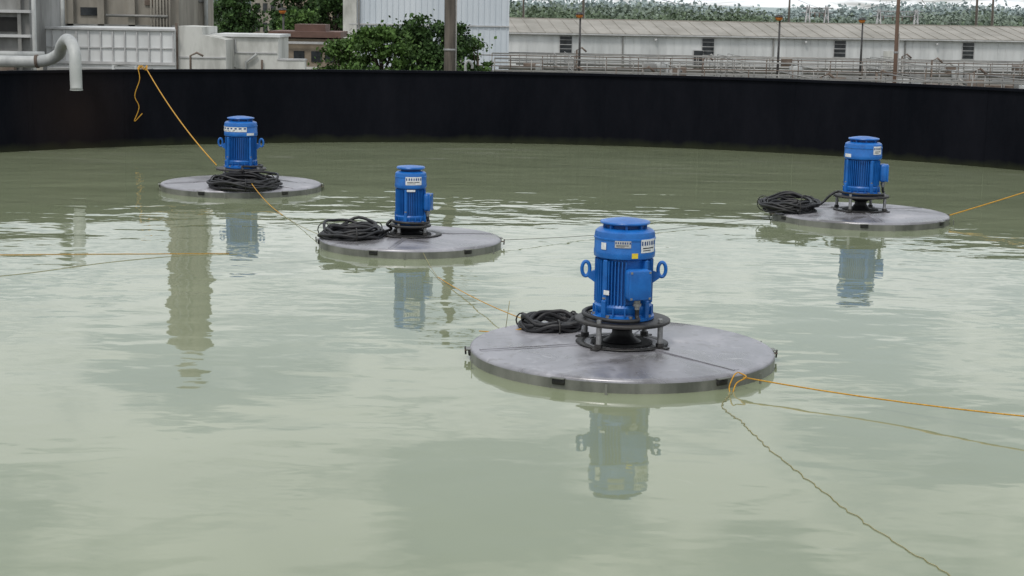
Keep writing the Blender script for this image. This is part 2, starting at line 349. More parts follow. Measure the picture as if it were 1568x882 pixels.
def aerator(loc,DR,R,z0,H,box_ang,lug_ang,lugs=True,cap=True,plateR=.42,legs=True,coil=None,labs=(),seam0=-50,rot=0,legang=-125):
    E=empty('floating_aerator',loc,0)
    d=MB()
    d.lathe([(.0,.150),(.30,.150),(.31,.158),(.33,.158),(.335,.149),(DR-.05,.120),(DR-.028,.116),(DR-.012,.109),(DR-.003,.098),(DR,.085)],M['steel'],96)
    d.lathe([(DR,.085),(DR-.002,.0),(DR-.004,-.35),(0,-.35)],M['rimsteel'],96)
    o=d.obj('float_disc',E); autosmooth(o,50)
    d=MB()
    for i,sa in enumerate((seam0,seam0+120,seam0+240)):
        a=rad(sa); L_=DR-.43; cx=(.37+DR-.06)/2
        T=Matrix.Rotation(a,4,'Z')@Matrix.Translation((cx,0,.136))@Matrix.Rotation(math.atan2(.030,L_),4,'Y')
        d.box((0,0,0),(L_,.022,.014),M['steel'],0,T)
        d.box((0,.036,-.004),(L_,.05,.012),M['steel'],0,T)
    d.obj('weld_seams',E)
    d=MB()
    for i in range(6):
        a=rad(seam0-9+i*60)
        T=Matrix.Rotation(a,4,'Z')
        d.bbox((DR+.004,0,.062),(.022,.11,.052),M['darksteel'],0,.006,1,T=T)
        d.box((DR+.012,0,.092),(.045,.12,.008),M['rimsteel'],0,T)
        d.box((DR+.001,.42,.03),(.006,.02,.11),M['rimsteel'],0,T)
    for sa in (2,182):
        T=Matrix.Rotation(rad(sa),4,'Z'); d.box((DR+.02,0,.07),(.05,.035,.010),M['rust'],0,T)
        d.tube([(DR+.035,0,.03),(DR+.04,0,.10)],.008,M['darksteel'],6,T=T)
    d.obj('mooring_brackets',E)
    d=MB()
    d.lathe([(0,.162),(.25,.162),(.27,.166),(.27,.154)],M['void'],48)
    if legs:
        d.lathe([(.40,.1545),(.41,.158),(.335,.1605),(.33,.156)],M['darksteel'],48)
    d.lathe([(.17,.17),(.12,.20),(.09,.24),(.085,z0-.04)],M['black'],32)
    d.lathe([(.085,z0-.11),(.14,z0-.08),(.17,z0-.05),(.17,z0-.04)],M['black'],32)
    d.obj('intake_hub',E)
    d=MB()
    d.lathe([(.0,z0-.035),(plateR-.01,z0-.035),(plateR,z0-.028),(plateR,z0-.008),(plateR-.01,z0-.002),(R*.95,z0-.002)],M['darksteel'],64)
    for i in range(4):
        a=rad(legang+90*i); x,y=(plateR-.035)*math.cos(a),(plateR-.035)*math.sin(a)
        d.lathe([(.024,.14),(.024,z0-.036)],M['gland'],12,ox=x,oy=y)
        d.lathe([(.0,z0+.03),(.022,z0+.03),(.022,z0-.002)],M['gland'],6,ox=x,oy=y,smooth=False)
        d.lathe([(.0,.195),(.036,.195),(.036,.165),(0,.160)],M['darksteel'],6,ox=x,oy=y,smooth=False)
        d.box((x,y,.155),(.16,.07,.014),M['darksteel'],a)
    d.obj('base_plate_and_legs',E)
    m=MB(); g=make_motor(m,None,R,z0,H,box_ang,lugs,cap,lug_ang); labels(m,R,z0,H,labs)
    o=m.obj('electric_motor',E); autosmooth(o,35)
    c=MB(); cx,cy,cr,ch,nl,elev=coil
    dirv=Vector((cx,cy,0)).normalized()
    pts=[Vector(g),Vector((g[0]*1.02,g[1]*1.02,z0+.06)),Vector((g[0]*1.15+dirv.x*.02,g[1]*1.15,z0+.03))]
    a0=math.atan2(g[1],g[0]); a1=math.atan2(cy,cx)
    da=(a1-a0+math.pi)%(2*math.pi)-math.pi
    for k in range(1,7):
        q=a0+da*k/6; rr=R*1.16+ (plateR-R*1.16)*.3; pts.append(Vector((rr*math.cos(q),rr*math.sin(q),z0+.02+.004*k)))
    e=Vector((cx,cy,0))-dirv*cr
    pts.append(Vector((dirv.x*plateR*1.12,dirv.y*plateR*1.12,z0-.01)))
    pts.append(Vector((e.x,e.y,elev+.10)))
    pts.append(Vector((cx,cy,elev+.06))+Vector((-dirv.y,dirv.x,0))*cr)
    c.tube(catmull(pts,6),.019,M['black'],8)
    c.obj('power_cable',E)
    c=MB()
    for i in range(nl):
        ra=cr*random.uniform(.70,1.0); rb=ra*random.uniform(.72,.98); ph=random.uniform(0,6.28)
        tx=random.uniform(-.10,.10); ty=random.uniform(-.10,.10)
        zz=elev+.02+ch*(i/nl)*random.uniform(.5,1)
        ox,oy=random.uniform(-.05,.05)*cr*2,random.uniform(-.05,.05)*cr*2
        P=[]
        for k in range(36):
            q=2*math.pi*k/36
            x=ra*math.cos(q); y=rb*math.sin(q)
            x,y=x*math.cos(ph)-y*math.sin(ph),x*math.sin(ph)+y*math.cos(ph)
            wob=.02*math.sin(3*q+i)+.015*math.sin(5*q+2*i)
            zz2=zz+x*tx+y*ty+ch*.35*max(0,y/ra)+wob
            P.append((cx+ox+x,cy+oy+y,max(elev+.018,zz2)))
        c.tube(P,random.choice((.017,.019,.021)),M['black'],7,True)
    for q in (.8,2.9,4.9):
        x,y=cx+cr*.85*math.cos(q),cy+cr*.85*math.sin(q)
        T=Matrix.Translation((x,y,elev+.02+ch*.5))@Matrix.Rotation(q,4,'Z')
        c.tube([(cr*.19*math.cos(k*math.pi/6),0,(ch*.42+.035)*math.sin(k*math.pi/6)) for k in range(12)],.008,M['darksteel'],5,True,T=T)
    c.obj('cable_coil',E)
    return E

R0=.268
A1=aerator((.977,14.13,0),1.34,R0,.378,.882,rad(-70),rad(2),coil=(-.60,.70,.33,.08,9,.13),
   labs=((-142,-130,.62,.68,'w'),(-112,-82,.645,.705,'p') ,(-80,-68,.555,.60,'y'),(-62,-22,.60,.715,'t'),(-133,-121,.23,.27,'w')),seam0=-47)
A2=aerator((-4.57,27.28,0),1.33,.275,.37,.86,rad(80),rad(0),coil=(.20,-.86,.58,.15,15,.12),
   labs=((-170,-60,.62,.70,'t'),(-60,-30,.56,.60,'w')),seam0=-160)
A3=aerator((-1.33,20.98,0),1.18,.205,.29,.755,rad(-12),rad(30),lugs=False,cap=False,plateR=.27,coil=(-.72,-.16,.47,.13,12,.11),
   labs=((-105,-45,.60,.72,'t'),(-100,-70,.50,.53,'w')),seam0=-100)
A4=aerator((5.26,24.64,0),1.32,.282,.385,.88,rad(-8),rad(65),lugs=False,plateR=.42,coil=(-1.10,-.12,.46,.18,13,.12),
   labs=((-70,-35,.62,.74,'t'),(-170,-140,.57,.62,'w')),seam0=-90)

# ---------------------------------------------------------------- ropes
def rope(pts,r,m,name='mooring_rope'):
    b=MB(); b.tube(pts,r,m,6); return b.obj(name)
def sag(p,q,s,n=30,wob=0):
    p,q=Vector(p),Vector(q); out=[]
    for i in range(n+1):
        t=i/n; v=p.lerp(q,t); v.z-=4*s*t*(1-t); 
        v+=Vector((random.uniform(-wob,wob),random.uniform(-wob,wob),0)); out.append(v)
    return out
rope(sag((-8.0,35.6,1.68),(-4.95,27.1,.42),.12),.0105,M['rope'])
rope(catmull([(-8.15,35.45,1.70),(-8.1,35.4,1.45),(-8.2,35.35,1.1),(-8.12,35.38,.85),(-8.22,35.35,.55),(-8.05,35.38,.72)],6),.010,M['rope'])
b=MB(); b.tube([(-8.05+.09*math.cos(q),35.5+.05*math.sin(q)*2,1.69+.05*math.sin(3*q)) for q in [k*math.pi/8 for k in range(16)]],.014,M['rope'],6,True); b.obj('rope_knot')
rope(sag((6.56,24.4,.12),(13.2,28.75,1.68),.08),.009,M['rope'])
rope(sag((1.90,13.03,.10),(10.55,7.15,1.68),.46),.006,M['rope'])
b=MB(); b.tube(catmull([(1.86,13.08,.13),(1.82,13.00,.12),(1.78,12.96,.03),(1.80,12.93,-.02),(1.84,12.98,.06),(1.92,13.0,.11),(1.87,13.08,.13)],6),.006,M['rope'],6); b.obj('rope_loop')
pp=catmull([(1.80,12.90,.004),(1.66,12.4,.004),(1.75,11.87,.004),(1.83,11.2,.004),(2.0,10.25,.004),(2.17,9.44,.004),(2.42,8.59,.004),(2.7,7.6,.004)],14)
pp=[p+Vector((random.uniform(-.012,.012),random.uniform(-.02,.02),0)) for p in pp]
rope(pp,.0028,M['ropepale'])
rope(sag((-7.2,19.4,.004),(-3.5,20.0,.004),0,30,.01),.0035,M['rope'])
rope(catmull([(-7,17.2,.003),(-5.7,18.0,.003),(-4.8,19.1,.003),(-4.1,19.7,.003),(-3.4,19.95,.003)],8),.0024,M['ropepale'])
rope(sag((.12,15.1,.16),(-.85,18.4,.012),.03),.0048,M['rope'])
rope(sag((-.85,18.4,.012),(-1.1,19.85,.08),.02),.003,M['ropepale'])
rope(sag((-.12,21.1,.08),(4.0,24.4,.08),.06),.0035,M['ropedark'])
rope(sag((-4.2,26.0,.25),(-3.4,23.9,.005),.05),.006,M['rope'])
rope(sag((-3.4,23.9,.005),(-2.4,20.9,.10),.03),.004,M['ropepale'])
rope(sag((-.05,14.62,.17),(-.02,14.6,.42),0,2),.003,M['ropepale'],'loose_wire')
rope(sag((-.30,15.0,.06),(.15,14.7,.16),0.02,8),.005,M['rope'])

# ---------------------------------------------------------------- inlet pipe
P=empty('inlet_pipe'); b=MB()
path=catmull([(-22,35.6,1.78),(-14,35.5,1.78),(-11,35.45,1.78),(-10.2,35.4,1.80),(-9.80,35.25,1.95),(-9.65,35.0,2.14),(-9.45,34.65,2.28),(-9.25,34.3,2.22),(-9.13,34.08,2.0),(-9.1,34.0,1.75),(-9.09,33.98,1.42),(-9.08,33.95,1.27)],6)
b.tube(path,.125,M['pipe'],20); 
b.lathe([(.132,1.262),(.132,1.285)],M['pipe'],20,ox=-9.08,oy=33.95)
b.lathe([(0,1.268),(.118,1.268)],M['void'],20,ox=-9.08,oy=33.95)
for (x,) in ((-11.2,),(-12.6,)):
    b.tube([(x-.03,35.46,1.78),(x+.03,35.46,1.78)],.17,M['pipe'],20)
b.tube([(-10.33,35.41,1.79),(-10.27,35.41,1.795)],.145,M['rust'],20)
b.obj('pipe_run',P)
b=MB()
for x in (-10.9,-13.5,-17): b.box((x,35.5,-.2),(.12,.12,3.6),M['rust'])
b.obj('pipe_supports',P)

# ---------------------------------------------------------------- buildings
def building(name,loc,rz): return empty(name,loc,rz)
E=building('long_metal_warehouse',(-2.3,148,-2),rad(7))
Lb,Wb,hE,hR=75,14,3.30,4.45
b=MB()
b.add([(0,0,0),(Lb,0,0),(Lb,0,hE),(0,0,hE)],[(0,1,2,3)],M['whitewall'])
b.add([(0,0,0),(0,Wb,0),(0,Wb,hE),(0,Wb/2,hR),(0,0,hE)],[(0,4,3,2,1)],M['cream'])
b.add([(Lb,0,0),(Lb,Wb,0),(Lb,Wb,hE),(Lb,Wb/2,hR),(Lb,0,hE)],[(0,1,2,3,4)],M['cream'])
b.add([(0,Wb,0),(Lb,Wb,0),(Lb,Wb,hE),(0,Wb,hE)],[(0,3,2,1)],M['whitewall'])
wins=[6.8,19.9,32.3,44.6,57,69]
x=.3
while x<Lb:
    if all(abs(x-w_)>.68 for w_ in wins): b.box((x,-.02,hE/2-.04),(.07,.04,hE-.1),M['whitewall'])
    x+=.75
b.obj('walls',E)
b=MB(); sl=math.atan2(hR-hE,Wb/2)
for sg,yy in ((1,Wb/4-.15),(-1,3*Wb/4+.15)):
    T=Matrix.Translation((Lb/2,yy,(hE+hR)/2+.03))@Matrix.Rotation(sg*sl,4,'X')
    b.box((0,0,0),(Lb+.8,Wb/2/math.cos(sl)+.5,.08),M['roof'],0,T)
    for i in range(62):
        b.box((-Lb/2+i*1.22,0,.06),(.06,Wb/2/math.cos(sl)+.5,.05),M['roof'],0,T)
b.box((Lb/2,Wb/2,hR+.10),(Lb+.8,.5,.09),M['roof'])
b.box((Lb/2,-.36,hE-.08),(Lb+.8,.12,.13),M['frame'])
b.obj('roof',E)
b=MB()
for s_ in wins:
    b.box((s_,-.03,2.28),(1.22,.08,1.60),M['frame']); b.box((s_,-.075,2.28),(1.08,.03,1.46),M['glass'])
    b.box((s_,-.095,2.28),(1.08,.02,.05),M['frame']); b.box((s_,-.10,2.7),(1.08,.02,.03),M['frame'])
    b.box((s_,-.095,1.9),(1.08,.02,.03),M['frame'])
for s_ in (19.1,51):
    b.box((s_-.1,-.04,1.0),(1.0,.10,2.0),M['frame']); b.box((s_-.1,-.1,.98),(.8,.04,1.85),M['glass'])
b.box((37,-.04,1.1),(1.0,.08,2.1),M['cream'])
b.obj('windows_and_doors',E)
b=MB()
for s_ in (12,26,38.5,50.5):
    b.box((s_,-.12,1.6),(.12,.12,3.1),M['rail'])
    b.lathe([(.0,2.95),(.14,2.9),(.1,2.75)],M['frame'],8,ox=s_+3,oy=-.3)
b.obj('downpipes',E)

E=building('white_clad_hall',(-11.1,110,-2),rad(2))
b=MB(); b.box((5.3,5,4.7),(10.6,10,9.4),M['whitewall2'])
b.box((-.0,-.05,4.7),(.9,.10,9.4),M['cream'])
for i in range(26): b.box((.9+i*.38,-.03,4.72),(.06,.06,9.3),M['whitewall2'])
b.box((5.3,-.08,4.1),(10.7,.08,.08),M['frame']); b.box((5.3,-.06,.6),(10.7,.08,1.2),M['greyconc'])
b.box((5.3,-.10,9.35),(10.9,.3,.2),M['frame'])
b.obj('walls',E)
b=MB(); b.box((6.5,-.06,1.4),(2.2,.14,2.6),M['frame']); b.box((6.5,-.14,1.35),(2.0,.06,2.4),M['greyconc']); b.box((.6,-.12,4.5),(.12,.12,9),M['rail'])
b.box((5.3,5,9.5),(11,10.4,.15),M['roof']); b.obj('doors_and_roof',E)

E=building('white_panelled_building',(-17.4,60,-2),rad(-1))
b=MB(); b.box((2.5,3,2.1),(5.0,6,4.2),M['whitewall'])
for i in range(12): b.box((.1+i*.44,-.03,3.55),(.05,.06,1.1),M['frame'])
b.box((2.5,-.04,2.95),(5.04,.07,.10),M['frame']); b.box((2.5,-.05,4.17),(5.1,.1,.07),M['frame'])
b.box((2.5,-.03,3.5),(5.0,.04,.04),M['frame'])
b.obj('walls',E)
b=MB(); b.box((1.0,-.03,2.1),(.9,.06,.9),M['glass']); b.box((3.4,-.03,2.0),(.9,.06,1.1),M['glass']); b.box((2.2,-.03,1.6),(.8,.06,2.0),M['greyconc'])
b.tube([(.3,-.2,2.6),(4.7,-.2,2.55)],.05,M['rust'],6); b.obj('openings',E)
E=building('low_white_annex',(-12.35,60.2,-2),0)
b=MB(); 
b.add([(0,0,0),(1.75,0,0),(1.75,0,3.85),(.9,0,4.02),(.9,0,4.3),(0,0,4.32),(0,3,0),(1.75,3,0),(1.75,3,3.85),(.9,3,4.02),(.9,3,4.3),(0,3,4.32)],
  [(0,1,2,3,4,5),(11,10,9,8,7,6),(1,7,8,2),(2,8,9,3),(3,9,10,4),(4,10,11,5),(5,11,6,0)],M['cream'])
b.box((-.03,-.05,2.2),(.08,.12,4.45),M['rust']); b.box((.9,-.02,3.2),(1.7,.04,.05),M['frame'])
b.obj('walls',E)
E=building('small_white_pump_house',(-11.35,62,-2),0)
b=MB(); b.box((1.2,1.4,3.35),(2.4,2.8,1.2),M['cream']); b.box((1.2,1.4,3.99),(2.55,3.0,.10),M['whitewall'])
b.box((.4,.15,1.4),(.8,.3,2.8),M['cream'])
for x in (1.0,1.5,2.0,2.35): b.box((x,.06,1.4),(.09,.09,2.76),M['cream'])
b.box((1.7,.7,1.35),(1.2,.1,2.7),M['greyconc'])
b.box((1.2,-.02,3.35),(2.3,.04,.04),M['frame']); b.box((.8,-.02,3.6),(.04,.04,.5),M['frame'])
b.tube([(1.2,-.1,2.0),(1.2,-.1,3.0),(1.6,-.1,3.3)],.05,M['pipe'],8); b.tube([(1.8,-.1,2.0),(1.8,-.1,3.1)],.04,M['rust'],8)
b.box((2.9,.2,1.55),(1.0,.5,3.1),M['cream']);b.box((2.9,.2,3.12),(1.05,.55,.06),M['frame'])
b.obj('walls',E)

E=building('concrete_plant_building',(-20.3,70,-2),0)
b=MB(); b.box((3.0,4,3.9),(6.0,8,7.8),M['concrete'])
for i in range(5): b.box((.15+i*1.3,-.12,3.9),(.28,.24,7.8),M['concrete'])
b.box((3,-.14,4.1),(6,.2,.25),M['greyconc'])
b.obj('walls',E)
b=MB()
for x,z_ in ((2.05,5.6),(3.4,5.6),(2.2,4.75)): b.box((x,-.03,z_),(.7,.06,.34),M['glass'])
b.box((4.75,-.03,5.5),(.35,.08,.9),M['rust']); b.obj('openings',E)
b=MB(); b.tube([(1.2,-.4,2),(1.2,-.4,7)],.09,M['pipe'],10); b.tube([(3.0,-.35,4.6),(5.6,-.35,4.6)],.06,M['rail'],8)
b.tube([(.4,-.4,2),(.4,-.4,7.4)],.05,M['rail'],8)
for q in range(7): b.tube([(4.9+q*.13,-.32,2),(4.9+q*.13,-.32,7.2)],.045,M['concrete'],6)
b.obj('wall_pipes',E)
E=building('concrete_silo',(-15.0,75,-2),0)
b=MB(); b.lathe([(.92,0),(.92,14.6),(.8,14.9),(.5,15.6),(.45,15.9),(0,15.9)],M['concrete'],40)
for i in range(18):
    a=i*math.pi/9; b.box((.93*math.cos(a),.93*math.sin(a),7.2),(.06,.08,14.4),M['concrete'],a)
for z_ in (3,5.2,9,12): b.lathe([(.93,z_),(1.0,z_+.02),(1.0,z_+.14),(.93,z_+.16)],M['greyconc'],40)
b.obj('silo_shell',E)
b=MB(); b.tube([(1.0,-.5,0),(1.0,-.5,11)],.10,M['pipe'],10); b.tube([(-.3,-1.1,0),(-.3,-1.1,15.5)],.03,M['rail'],6); b.tube([(.1,-1.1,0),(.1,-1.1,15.5)],.03,M['rail'],6)
for i in range(44): b.tube([(-.3,-1.1,.4+i*.34),(.1,-1.1,.4+i*.34)],.018,M['rail'],5)
b.obj('ladder_and_pipe',E)
E=building('grey_process_structure',(-20.5,58,-2),0)
b=MB(); b.box((1.7,2,3.6),(3.4,4,7.2),M['greyconc']); 
for z_ in (3.0,3.9,4.75): b.box((1.75,-.1,z_),(3.5,.3,.10),M['frame'])
for x in (.6,1.9,3.1): b.box((x,-.15,3.0),(.12,.12,6),M['rail'])
b.box((2.7,-.05,4.3),(.8,.08,.5),M['void']); b.box((1.25,-.04,3.45),(1.0,.06,.7),M['void'])
b.tube([(0,-.4,3.25),(4.0,-.4,3.25)],.13,M['pipe'],12); b.tube([(3.65,-.3,0),(3.65,-.3,7)],.08,M['pipe'],10)
b.box((1.5,-.5,2.3),(3,.3,1.2),M['rust'])
b.obj('structure',E)
E=building('low_brick_building',(-12.6,85,-2),rad(2))
b=MB(); b.box((1.7,2.5,1.75),(3.4,5,3.5),M['brick']); b.box((1.7,2.5,3.72),(3.7,5.4,.30),M['brownroof']); b.box((1.9,2.3,4.05),(1.6,3,.36),M['brownroof'])
b.box((1.7,-.22,3.3),(3.7,.06,.12),M['frame']); 
for x in (.5,1.4,2.3,3.0): b.box((x,-.02,2.6),(.55,.06,.55),M['glass'])
b.box((1.2,-.1,1.9),(2.4,.1,.35),M['cream'])
b.obj('walls',E)
E=building('tan_office_block',(-30.5,190,-2),0)
b=MB(); b.box((6.5,4,4.5),(13,8,9),M['concrete'])
for k in range(3):
    for i in range(14): b.box((.7+i*.9,-.03,2+k*2.2+.9),(.5,.06,1.0),M['glass'])
b.obj('walls',E)
E=building('distant_brick_block',(-24,170,-2),0)
b=MB(); b.box((5,4,3.4),(10,8,6.8),M['brick'])
for i in range(8): b.box((1+i*1.1,-.03,4.6),(.6,.06,1.2),M['glass'])
b.box((5,4,6.9),(10.3,8.3,.2),M['frame']); b.obj('walls',E)

def railing(b,p0,p1,h,sp=1.5,rails=3,r=.025,m=None):
    m=m or M['rail']; p0,p1=Vector(p0),Vector(p1); L_=(p1-p0).length; n_=max(1,int(L_/sp))
    for i in range(n_+1):
        p=p0.lerp(p1,i/n_); b.tube([p,p+Vector((0,0,h))],r,m,6)
    for k in range(rails):
        z_=Vector((0,0,h*(1-k/ max(1,rails))))
        b.tube([p0+z_,p1+z_],r,m,6)
E=empty('pipe_rack'); b=MB()
railing(b,(-14.6,52,-.2),(-8.6,52,-.2),1.15,.8,3,.02)
b.tube([(-16.5,51,.70),(-12.6,51,.70)],.07,M['pipe'],8)
b.tube([(-12.6,51.5,0),(-12.6,51.5,1.15),(-11.9,51.5,1.15),(-11.9,51.5,0)],.06,M['pipe'],8)
b.tube([(-14.9,51.5,-1),(-14.9,51.5,1.3)],.10,M['concrete'],8)
b.tube([(-14.0,51.7,.95),(-9,51.7,.88)],.03,M['rust'],8)
for x in (-16,-14,-12,-10): b.box((x,52.4,-.6),(.14,.14,2.9),M['rust'])
b.box((-12.5,52.6,-.35),(8.4,.8,.15),M['rust'])
b.box((-13.5,53.5,.0),(3.2,1.0,2.0),M['greyconc'])
b.tube([(-10.2,51.6,0),(-10.2,51.6,1.5),(-10.0,51.6,1.6),(-9.8,51.6,1.5)],.035,M['rust'],8)
b.obj('rack_parts',E)

random.seed(5)
E=empty('treatment_basins'); 
basins=((58,9,30,-.25),(66,4,34,-.2),(76,-1,40,-.2),(88,-2,44,-.35),(102,-1.5,50,-.6),(118,-1,58,-.9))
b=MB()
for i,(y,x0,x1,zt) in enumerate(basins):
    b.box(((x0+x1)/2,y+1.2,(-2+zt)/2),(x1-x0,.35,zt+2),M['concrete'] if i%2 else M['greyconc'])
    b.box(((x0+x1)/2,y+.3,zt-.07),(x1-x0,1.2,.12),M['rust'] if i in (1,3) else M['greyconc'])
    for k in range(5):
        x=x0+(x1-x0)*(k+.5)/5
        b.box((x,y+5,(-2+zt)/2-.05),(.35,7,zt+1.9),M['greyconc'])
b.obj('basin_walls',E)
b=MB()
for i,(y,x0,x1,zt) in enumerate(basins):
    railing(b,(x0,y-.25,zt),(x1,y-.25,zt),1.12,1.7,2,.017+.003*i,M['rust'] if i in(1,3) else M['rail'])
    if i%2==0: railing(b,(x0,y+.9,zt),(x1,y+.9,zt),1.12,2.1,2,.017+.003*i,M['rail'])
    for k in range(5):
        x=x0+(x1-x0)*(k+.5)/5
        railing(b,(x-.4,y+1,zt),(x-.4,y+9,zt),1.1,2.2,2,.022,M['rail'])
b.obj('handrails',E)
b=MB()
for i in range(44):
    y=random.uniform(60,115); x=random.uniform(0,.34*y); zt=random.uniform(-.6,-.2)
    if random.random()<.5: b.bbox((x,y,zt+.35),(random.uniform(.4,1.3),.6,random.uniform(.3,.9)),random.choice((M['rust'],M['rust'],M['pipe'],M['greyconc'])),0,.03,1)
    else:
        h=random.uniform(.5,1.2); b.tube([(x,y,-2),(x,y,zt+h),(x+.3,y,zt+h+.15),(x+.6,y,zt+h-.1)],.06,random.choice((M['rust'],M['rail'])),8)
for (y,x0,x1,z_) in ((63,9,24,.30),(95,-1,34,-.1),(110,0,45,-.3)):
    b.tube([(x0,y,z_),(x1,y,z_)],.10,M['rail'] if y>80 else M['rust'],8)
b.obj('valves_and_pipework',E)

# ---------------------------------------------------------------- poles and lamps
def lamp(x,y,ztop):
    b=MB(); E=empty('street_lamp',(x,y,-2)); h=ztop+2
    b.tube([(0,0,0),(0,0,h*.5),(0,0,h-.25)],[.085,.07,.05],M['darksteel'],10)
    b.lathe([(0,.0),(.2,.0),(.2,.12),(.1,.2)],M['greyconc'],12)
    b.tube([(0,0,h-.3),(0,0,h-.05),(-.1,0,h+.03)],.035,M['darksteel'],8)
    b.lathe([(0,h+.12),(.14,h+.10),(.24,h+.0),(.24,h-.03),(.0,h-.03)],M['darksteel'],16,ox=-.05)
    b.obj('post',E)
    b=MB(); b.lathe([(.21,h-.031),(.19,h-.12),(.12,h-.2),(0,h-.22)],M['lamp'],16,ox=-.05); b.obj('lens',E)
lamp(3.45,90,3.0); lamp(14.3,90,3.05); lamp(20.9,100,2.98); lamp(-12.7,90,2.95)
def upole(x,y,ztop,r,m,arms=0,name='utility_pole'):
    E=empty(name,(x,y,-2)); b=MB(); h=ztop+2
    b.tube([(0,0,0),(0.01,0,h*.35),(-.01,0,h*.7),(0,0,h)],[r*1.1,r,r*.95,r*.8],m,14)
    b.obj('pole',E)
    b=MB()
    for k in range(arms):
        z_=h-.5-k*.9; b.box((0,-r,z_),(2.2,.12,.14),m)
        for q in (-1,-.5,.5,1): b.lathe([(0,z_+.25),(.05,z_+.2),(.06,z_+.1),(.03,z_+.07)],M['gland'],8,ox=q,oy=-r)
    b.tube([(r*1.15,0,0),(r*1.15,0,h*.6)],.03,M['rail'],6)
    for z_ in (1.5,3.6): b.lathe([(r*1.08,z_),(r*1.12,z_+.02),(r*1.12,z_+.06),(r*1.08,z_+.08)],M['gland'],14)
    b.obj('fittings',E)
upole(-2.43,60,8.6,.20,M['wood'],1)
upole(16.1,70,5.4,.085,M['brownpole'])
upole(9.2,230,9,.16,M['wood'],1); upole(1.0,260,8,.15,M['wood'],1); upole(61,220,9,.16,M['wood'],1); upole(66,230,8.5,.16,M['wood'],1); upole(34.5,210,6,.14,M['wood'],1); upole(-1.3,210,7.5,.15,M['wood'],0)
E=empty('vent_pipe',(-1.9,62,-2)); b=MB(); b.tube(catmull([(0,0,0),(0,0,2.6),(0,0,3.05),(.12,0,3.2),(.25,0,3.05),(.25,0,2.9)],5),.05,M['pipe'],10); b.box((0,0,.1),(.4,.4,.2),M['greyconc']); b.obj('pipe',E)
def gantry(x,y,w_,h):
    E=empty('substation_gantry',(x,y,-2)); b=MB(); m=M['gland']
    for sx in (0,w_):
        for (a,c) in ((-.5,-.5),(.5,-.5),(-.5,.5),(.5,.5)):
            b.tube([(sx+a,c,0),(sx+a*.25,c*.25,h)],.07,m,5)
        for k in range(6):
            z0_,z1_=h*k/6,h*(k+1)/6; f0,f1=.5-.375*k/6,.5-.375*(k+1)/6
            b.tube([(sx-f0,-f0,z0_),(sx+f1,-f1,z1_)],.04,m,5); b.tube([(sx+f0,-f0,z0_),(sx-f1,-f1,z1_)],.04,m,5)
    for z_ in (h*.86,h*.86+.6): b.tube([(-.8,0,z_),(w_+.8,0,z_)],.07,m,5)
    for k in range(8):
        xx=w_*k/8; b.tube([(xx,0,h*.86),(xx+w_/16,0,h*.86+.6),(xx+w_/8,0,h*.86)],.035,m,5)
    for k in range(4):
        xx=w_*(k+.5)/4; b.lathe([(.02,h*.86),(.12,h*.86-.1),(.05,h*.86-.2),(.12,h*.86-.3),(.05,h*.86-.4),(.12,h*.86-.5),(.0,h*.86-.55)],M['rust'],8,ox=xx)
    b.obj('lattice',E)
gantry(36.0,205,2.3,6.6); gantry(44.8,205,4.6,6.3)
E=empty('overhead_wires'); b=MB()
for (p,q,s_) in (((-2.4,60,8.2),(9.2,230,8.5),1.5),((9.2,230,8.6),(61,220,8.5),5.2),((8.2,230,8.6),(60,220,8.3),4.9),((1,260,7.6),(34.5,210,5.6),1.2),((34.5,210,5.7),(66,230,8),3.6),((16.1,70,5.3),(61,220,8.5),3.9)):
    b.tube(sag(p,q,s_,24),.018,M['darksteel'],4)
b.obj('wires',E)

# ---------------------------------------------------------------- trees
def quads(cent,size,rg):
    n_=len(cent)
    u=rg.normal(size=(n_,3)); u/=np.linalg.norm(u,axis=1)[:,None]
    v=rg.normal(size=(n_,3)); v-=u*(u*v).sum(1)[:,None]; v/=np.linalg.norm(v,axis=1)[:,None]
    s_=size*rg.uniform(.6,1.3,(n_,1)); u=u*s_; v=v*s_*rg.uniform(.5,.9,(n_,1))
    V=np.stack([cent-u,cent-v*.9+u*.1,cent+u,cent+v],1).reshape(-1,3)
    F=np.arange(n_*4).reshape(-1,4); return V,F
def tree(name,loc,h,cr,nclump,nleaf,ls,m,cbase=.25,seed=1):
    rg=np.random.default_rng(seed); random.seed(seed)
    E=empty(name,loc); b=MB()
    b.tube([(0,0,0),(.1,.05,h*.25),(0,.1,h*.5),(.05,0,h*.85)],[h*.028,h*.022,h*.016,h*.005],M['bark'],8)
    cs=[]
    for i in range(nclump):
        zz=rg.uniform(cbase,1)**.9; 
        prof=math.sin(math.pi*min(1,max(.08,(zz-cbase*.6)/(1.06-cbase*.6))))**.55
        a=rg.uniform(0,2*math.pi); rr=cr*prof*math.sqrt(rg.uniform(.05,1))*rg.uniform(.7,1.2)
        cs.append((rr*math.cos(a),rr*math.sin(a),h*zz*.95))
    for i in range(0,nclump,3):
        c=Vector(cs[i]); z0_=max(h*.15,c.z*.55)
        b.tube([(0,.05,z0_),tuple(Vector((0,0,z0_)).lerp(c,.5)+Vector((0,0,-.1))),tuple(c)],[h*.012,h*.008,h*.003],M['bark'],5)
    b.obj('trunk_and_limbs',E)
    C=[]
    for c in cs:
        k=int(nleaf*rg.uniform(.5,1.5)); s_=cr*rg.uniform(.12,.30)
        d=rg.normal(size=(k,3))*.60
        C.append(np.array(c)+d*s_*np.array([1.3,1.3,.65]))
    C=np.concatenate(C); V,F=quads(C,ls,rg)
    me=bpy.data.meshes.new('crown'); me.from_pydata(V.tolist(),[],F.tolist()); me.materials.append(m)
    o=bpy.data.objects.new('crown',me); COL.objects.link(o); o.parent=E
    return E
